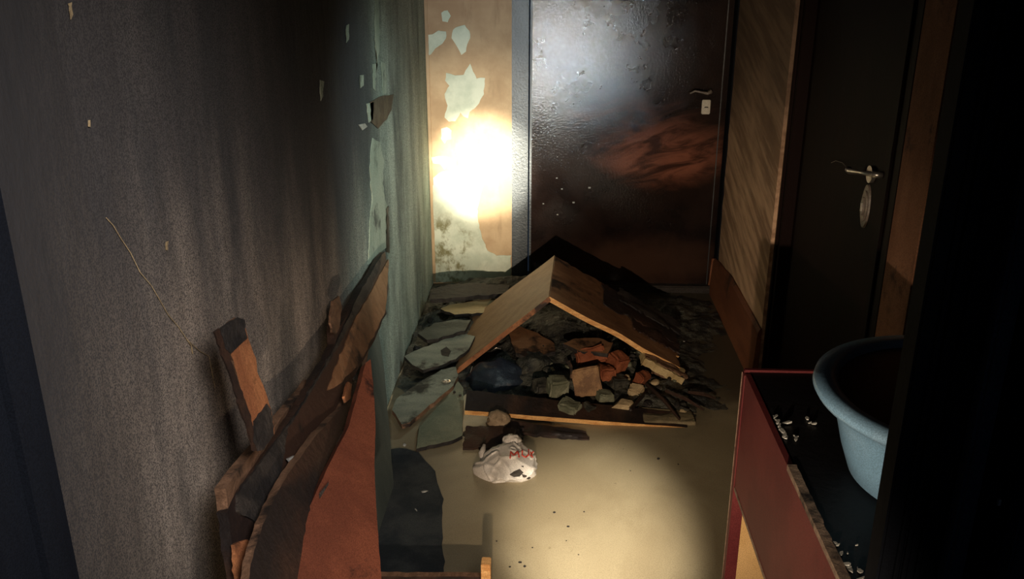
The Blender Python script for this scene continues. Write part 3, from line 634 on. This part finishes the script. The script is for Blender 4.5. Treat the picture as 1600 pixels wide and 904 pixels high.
tag(build('burnt_stick', bm, RAWD, loc=atZ(906, 640, 0)), 'thin burnt stick with a pale tip standing left of the brown block', 'stick')
st_ = rk(780, 656, .035, (.044, .036, .040), 41, STONE, 'brown_stone', 'round brown stone on the plank behind the white bag', 'stone', ang=.3)
# scattered small rubble
types = [('dark_crumb', ROCKD, 'small dark lump of wet rubble in the heap', 'small dark rubble lumps'), ('grey_crumb', ROCKG, 'small grey-green plaster crumb in the heap', 'small grey plaster crumbs'), ('char_crumb', CHAR, 'small black piece of char in the heap', 'small char pieces'), ('tan_crumb', ROCKT, 'small tan splinter of wood or brick in the heap', 'small tan splinters')]
for k in range(150):
    t = types[0 if k % 5 in (0, 2) else (1 if k % 5 == 1 else 2)]
    if k % 7 == 3: t = types[3]
    if k < 95: x, y = R.uniform(-.05, .55), R.uniform(3.0, 3.45)
    elif k < 130: x, y = R.uniform(-.57, -.38), R.uniform(3.3, 4.25)
    else: x, y = R.uniform(-.3, .05), R.uniform(2.84, 3.2)
    s = R.uniform(.008, .024)*(1 if k < 95 else .8); z = max(0, hz(x, y))+s*.25
    if t[0] in ('grey_crumb', 'tan_crumb'): s *= .75
    o = build(t[0], rock((x, y, z), (s*R.uniform(.8, 1.5), s, s*R.uniform(.5, .9)), k+200, 2, .8, R.uniform(0, 3)), t[1], loc=(x, y, max(0, z-s*.5)))
    zn = ' in the heap under the tent' if k < 95 else (' beside the grey boards by the left wall' if k < 130 else ' between the long plank and the tent')
    tag(o, t[2].replace(' in the heap', '').replace(' of wet rubble', '')+zn, 'rubble', t[3]+zn)
# thin charred sticks across heap right side
for k, (p, q) in enumerate([((1010, 600), (1062, 655)), ((1040, 610), (1100, 640)), ((985, 640), (1020, 600)), ((1075, 612), (1118, 622))]):
    a, b = atZ(*p, .05), atZ(*q, .02); bm = bmesh.new(); tube(bm, [a, a.lerp(b, .5)+Vector((.004, 0, .006)), b], [.006, .008, .004], 6)
    tag(build('charred_twig', bm, CHARB, loc=(b.x, b.y, 0)), ['charred stick slanting from under the split wood', 'charred stick right of the split wood end', 'short charred stick behind the yellowish stone', 'charred stick at the far right of the heap'][k], 'stick')
# ------------------------------------------------------------------ the white bag
bc = Vector((-.138, 2.60, .012))
bm = bmesh.new(); bmesh.ops.create_icosphere(bm, subdivisions=6, radius=1)
rb_ = random.Random(21)
fac = [(Vector((rb_.uniform(-1, 1), rb_.uniform(-1, 1), rb_.uniform(-.3, 1))).normalized(), rb_.uniform(.74, .93)) for _ in range(26)]
for v in bm.verts:
    p = v.co.normalized(); r = 1.08
    q = p*r
    for n_f, d_f in fac:
        k_ = q.dot(n_f)
        if k_ > d_f: q = q-n_f*(k_-d_f)*.85
    crease = 1-min(1, abs(noise.noise(p*2.1+Vector((3, 1, 6))))*7)
    q *= 1+.09*crease+.10*noise.noise(p*1.3+Vector((9, 9, 2)))
    lobe = max(0, p.dot(Vector((-.85, -.25, .2)).normalized())-.55)
    q *= 1+.35*lobe
    v.co = bc+Vector((q.x*.102+.012, q.y*.100, q.z*.070))
bag = root('plastic_bag', (bc.x, bc.y, 0), 'crumpled white plastic bag with red letters half sunk in the muddy water', 'bag')
tree = BVHTree.FromBMesh(bm)
build('bag_film', bm, BAGM, bag, smooth=True)
def hit(x, y):
    h = tree.ray_cast(O, ray(x, y).normalized()); return h[0]
bm = bmesh.new(); bmesh.ops.create_icosphere(bm, subdivisions=4, radius=1)
for v in bm.verts:
    p = v.co.normalized(); v.co = Vector((-.122, 2.668, .062))+Vector((p.x*.032, p.y*.022, p.z*.026))*(1+.2*noise.noise(p*2.4))
build('knot', bm, BAGM, bag, smooth=True)
bm = bmesh.new(); tube(bm, [Vector((-.215, 2.665, .05)), Vector((-.222, 2.64, .03)), Vector((-.214, 2.60, .012))], [.005, .013, .006], 10); build('handle_loop', bm, BAGM, bag, smooth=True)
strokes = [[(797,716),(798,705),(803,711),(809,704),(811,714)], [(816,703),(816,711),(821,714),(826,710),(826,702)], [(832,714),(829,706)], [(829,712),(833,705)]]
for stx in strokes:
    pts = []
    for (xa, ya), (xb, yb) in zip(stx, stx[1:]):
        for q in range(5):
            h = hit(xa+(xb-xa)*q/5, ya+(yb-ya)*q/5)
            if h: pts.append(h+(O-h).normalized()*.0022)
    h = hit(*stx[-1]);
    if h: pts.append(h+(O-h).normalized()*.0022)
    if len(pts) > 2:
        bm = bmesh.new(); tube(bm, pts, .0026, 6); build('letter_stroke', bm, REDINK, bag)
for ol in ([(796,741),(803,736),(812,732),(818,738),(812,744),(803,745)], [(815,740),(822,742),(830,746),(826,749),(817,745)], [(814,728),(818,727),(818,730)]):
    c = (sum(a for a, _ in ol)/len(ol), sum(b for _, b in ol)/len(ol)); hs = [hit(*p) for p in ol]; hc = hit(*c)
    if hc and all(hs):
        bm = bmesh.new(); cv = bm.verts.new(hc+(O-hc).normalized()*.003); vs = [bm.verts.new(h+(O-h).normalized()*.002) for h in hs]
        for q in range(len(vs)): bm.faces.new((cv, vs[q], vs[(q+1) % len(vs)]))
        r = bmesh.ops.extrude_face_region(bm, geom=bm.faces[:]); bmesh.ops.translate(bm, verts=[g_ for g_ in r['geom'] if isinstance(g_, bmesh.types.BMVert)], vec=(0, .004, -.002))
        build('tear', bm, HOLE, bag)
p = atZ(640, 800, .004)  # flat dark sheet added to paint the leaning panel's shade on the water
tag(build('shade_sheet', slab([(598,705),(625,698),(655,706),(680,735),(692,780),(690,830),(694,875),(690,930),(540,930),(575,850),(592,770)], (p, p+Vector((1, 0, 0)), p+Vector((0, 1, 0))), .003, jag=1.5, sub=9), simple('painted_floor_shade', (.022, .028, .034), (.045, .052, .055), 7, rough=.7, spec=.15, bump=.5, bsc=25), loc=(p.x, p.y, 0)), 'blue-black sheet standing in for the shade on the water beside the red-brown panel', 'sheet')
# ------------------------------------------------------------------ floating bits
def bit(px, py, s, m, label, name='floating_bit', group='specks floating on the muddy water', L=1.0, a=0):
    p = atZ(px, py, .002); bm = rock((0, 0, 0), (s*L, s, s*.4), int(px*7+py), 2, .6, a)
    bmesh.ops.translate(bm, verts=bm.verts, vec=p); tag(build(name, bm, m, loc=(p.x, p.y, 0)), label, 'debris', group)
for x, y, s in ((866,800,.005),(913,799,.004),(888,822,.005),(1029,716,.006),(885,844,.003),(832,855,.003),(813,878,.006),(820,884,.005),(797,885,.004),(904,866,.003),(776,845,.003),(1060,725,.003),(985,735,.003)):
    bit(x, y, s, CHAR, 'tiny dark speck floating on the muddy water')
bit(664, 767, .011, FLAKE, 'white plaster bit on the dark water left of the bag', group=None, L=1.4, a=.3)
bit(652, 797, .006, FLAKE, 'narrow white curl of paper on the dark water near the red-brown panel', 'paper_curl', None, 3.2, -.9)
bit(654, 820, .006, FLAKE, 'small white crumb below the narrow paper curl', group=None)
bit(668, 795, .0035, FLAKE, 'thin white shred right of the paper curl', group=None, L=2.5)
bit(632, 695, .008, FLAKE, 'white crumb at the foot of the grey-green panel', group=None)
bit(760, 615, .013, FLAKE, 'small bright white shard in front of the black sack', 'white_shard', None, 1.3, .5)
p = atZ(760, 613, .055); bpy.data.objects['white_shard'].location.z = 0
for x, y, z, s in ((1030,510,.05,.007),(1055,533,.03,.004),(1069,533,.03,.004),(1037,563,.03,.005)):
    p = atZ(x, y, z); tag(build('white_crumb', rock(p, (s*1.4, s, s*.6), int(x), 2, .6), FLAKE, loc=(p.x, p.y, 0)), 'tiny white crumb on the black ash right of the tent', 'debris', 'white crumbs on the ash')
bm = bmesh.new(); tube(bm, [atZ(x, y, .09) for x, y in [(768,548),(775,543),(783,545)]], .0022, 6)
tag(build('metal_ring', bm, METAL, loc=atZ(768, 548, .06)), 'thin bent metal wire under the left slope of the tent', 'wire')
bm = bmesh.new(); tube(bm, [atY(738, 572, 3.27), atY(734, 585, 3.26), atY(732, 600, 3.25)], .0022, 6)
tag(build('hanging_wire', bm, METAL, loc=atY(732, 600, 3.25)), 'thin wire hanging from the foot of the tan board', 'wire')
